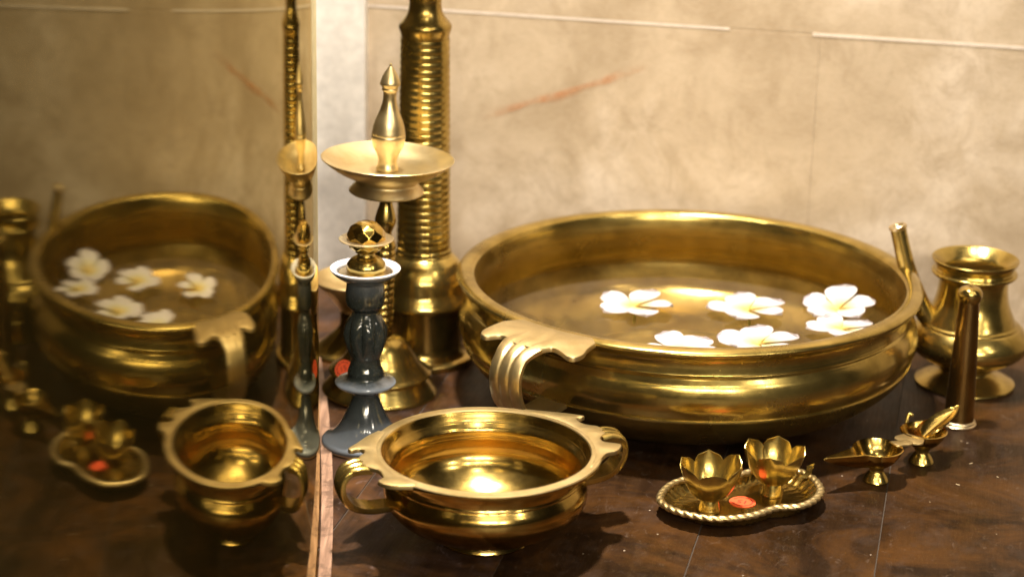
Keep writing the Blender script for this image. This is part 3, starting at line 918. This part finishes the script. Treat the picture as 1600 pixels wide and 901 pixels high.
def lotus(label, x, y, rz, s_=1.0, turn=0):
    c_ = thing('lotus_cup', label, 'cup', (x, y, .0052), rz, CG)
    lathe('foot', [(0, .0003), (.0082, .0003), (.0092, .0), (.0094, .0010)] + cr([(.0090, .0020), (.0075, .0070), (.0064, .0105)], 4) + [(.0066, .0115), (0, .0115)], M['brass'], c_, 40)
    lathe('cup_base', [(0, .0108), (.0064, .0110)] + cr([(.0080, .0118), (.0120, .0140), (.0142, .0172)], 4) + [(.0136, .0175)] + cr([(.0112, .0150), (.0060, .0130), (0, .0126)], 4), M['brass_bright'], c_, 48)
    for i in range(6):
        p = obj('petal', cup_petal(), M['brass'], c_, True, 60)
        p.rotation_euler = (0, 0, 2 * PI * (i + turn) / 6)
        p.scale = (1 + .012 * (i % 2), 1 + .012 * (i % 2), random.uniform(.95, 1.04))
    return c_
lotus('lotus shaped brass cup on the left half of the tray, nearest the viewer', .1614, 1.5484, R(90), 1, 0)
lotus('lotus shaped brass cup on the right half of the tray, behind the orange sticker', .2152, 1.5830, R(76), 1, 0)

# ------------------------------------------------------------------ boat shaped oil lamps
def boat(root, rb, tip, depth, rimz, ft, tipz=0, mat=None, spread=.44):
    """teardrop bowl: rb radius, tip = (angle, length)."""
    n, nl = 96, 9
    out = []
    w0, L_ = rb * spread, tip[1]
    for i in range(n):
        q = 2 * i / n - 1
        d_ = PI * math.copysign(abs(q) ** 1.7, q)
        t_ = w0 * L_ / ((L_ - rb) * math.sin(abs(d_)) + w0) if abs(d_) < PI / 2 else 0
        out.append(((rb ** 14 + t_ ** 14) ** (1 / 14), tip[0] + d_, d_))
    v_, f_ = [(0, 0, rimz - depth)], []
    for l_ in range(1, nl + 1):
        s_ = l_ / nl
        for r, th, d_ in out:
            ex = max(0, (r - rb) / (tip[1] - rb))
            q = s_ ** (.75)
            zz = rimz - depth * (1 - s_ ** 2.3) * (1 - .0 * ex)
            rr = min(r, rb) * q + (r - min(r, rb)) * s_ ** 1.6
            v_.append((rr * math.cos(th), rr * math.sin(th), zz + tipz * ex * s_))
    for i in range(n):
        j = (i + 1) % n
        f_.append((0, 1 + i, 1 + j))
        for l_ in range(nl - 1):
            f_.append((1 + l_ * n + i, 1 + (l_ + 1) * n + i, 1 + (l_ + 1) * n + j, 1 + l_ * n + j))
    return obj('bowl', solidify(mesh(v_, f_), .0011), mat or M['brass_bright'], root, True, 50)

def foot(root, zt):
    return lathe('foot', [(0, .0003), (.0095, .0003), (.0106, .0), (.0110, .0010)] + cr([(.0106, .0020), (.0085, .0055), (.0062, .0090), (.0060, .0110)], 4) + [(.0085, zt), (0, zt)], M['brass'], root, 44)

OG = 'boat shaped brass oil lamps'
b1 = thing('boat_lamp', 'boat shaped brass oil lamp with its spout pointing left, nearer of the two', 'oil lamp', (.3073, 1.6278, 0), 0, OG)
boat(b1, .0200, (math.atan2(-.0273, -.0506), .0545), .0160, .0300, None)
foot(b1, .0148)
ta = math.atan2(.0127, .0249)
tb = obj('thumb_plate', plate_mesh(cr([(.0165, -.0055), (.0230, -.0050), (.0290, -.0062), (.0325, -.0040), (.0330, .0010), (.0305, .0048), (.0250, .0050), (.0165, .0065)], 4), .0302, .0014, .0003), M['brass_rim'], b1, True, 40)
tb.rotation_euler = (0, 0, ta)
b2 = thing('boat_lamp', 'boat shaped brass oil lamp with an upturned leaf spout, next to the upright tube', 'oil lamp', (.3527, 1.6699, 0), 0, OG)
boat(b2, .0202, (math.atan2(.0383, .0238), .034), .0150, .0290, None, .003)
foot(b2, .0148)
# raised leaf trough
la = math.atan2(.0383, .0238) - .35
v_, f_ = [], []
for j in range(12):
    t = j / 11
    wd = .0098 * math.sin(PI * (.22 + .78 * t)) ** .8 if t < 1 else .0006
    for i in range(9):
        u = i / 8 * 2 - 1
        v_.append((.002 + .041 * t, u * wd, .0272 + .015 * t + .0052 * (u * u - 1) * (1 - .55 * t)))
for j in range(11):
    for i in range(8):
        a0 = j * 9 + i; f_.append((a0, a0 + 1, a0 + 10, a0 + 9))
lf = obj('leaf_spout', solidify(mesh(v_, f_), .001), M['brass_bright'], b2, True, 60)
lf.rotation_euler = (0, 0, la)
tb2 = obj('thumb_plate', plate_mesh(cr([(.0150, -.0080), (.0200, -.0105), (.0290, -.0120), (.0335, -.0060), (.0320, .0060), (.0270, .0130), (.0215, .0115), (.0150, .0090)], 4), .0288, .0014, .0003), M['brass_rim'], b2, True, 40)
tb2.rotation_euler = (0, 0, math.atan2(-.0235, -.0185))
obj('curled_hook', tube_mesh(cr([(-.0120, .0165, .0285), (-.0110, .0190, .0310), (-.0102, .0205, .0335), (-.0090, .0210, .0352), (-.0074, .0206, .0350), (-.0068, .0202, .0335)], 4), [.0016] * 21, 10), M['brass'], b2)

# tiny pale slivers lying on the planks
v_, f_ = [], []
for x, y in ((.395, 1.668), (.412, 1.640), (.375, 1.622), (.44, 1.66), (.345, 1.585)):
    a_ = random.uniform(0, PI); l_ = random.uniform(.0007, .0018); w_ = .00025
    n0 = len(v_)
    ca, sa_ = math.cos(a_), math.sin(a_)
    for du, dv, dz in ((-l_, -w_, .0002), (l_, -w_, .0002), (l_, w_, .0002), (-l_, w_, .0002), (-l_, 0, .0007), (l_, 0, .0009)):
        v_.append((x + du * ca - dv * sa_, y + du * sa_ + dv * ca, dz))
    f_ += [tuple(n0 + q for q in t) for t in ((0, 1, 5, 4), (2, 3, 4, 5), (1, 2, 5), (3, 0, 4), (3, 2, 1, 0))]
cr_ = obj('crumbs', mesh(v_, f_), plain('pale_straw', (.55, .44, .28), .6), None, False)
cr_['kind'] = 'stuff'; cr_['label'] = 'tiny pale slivers scattered on the dark planks'
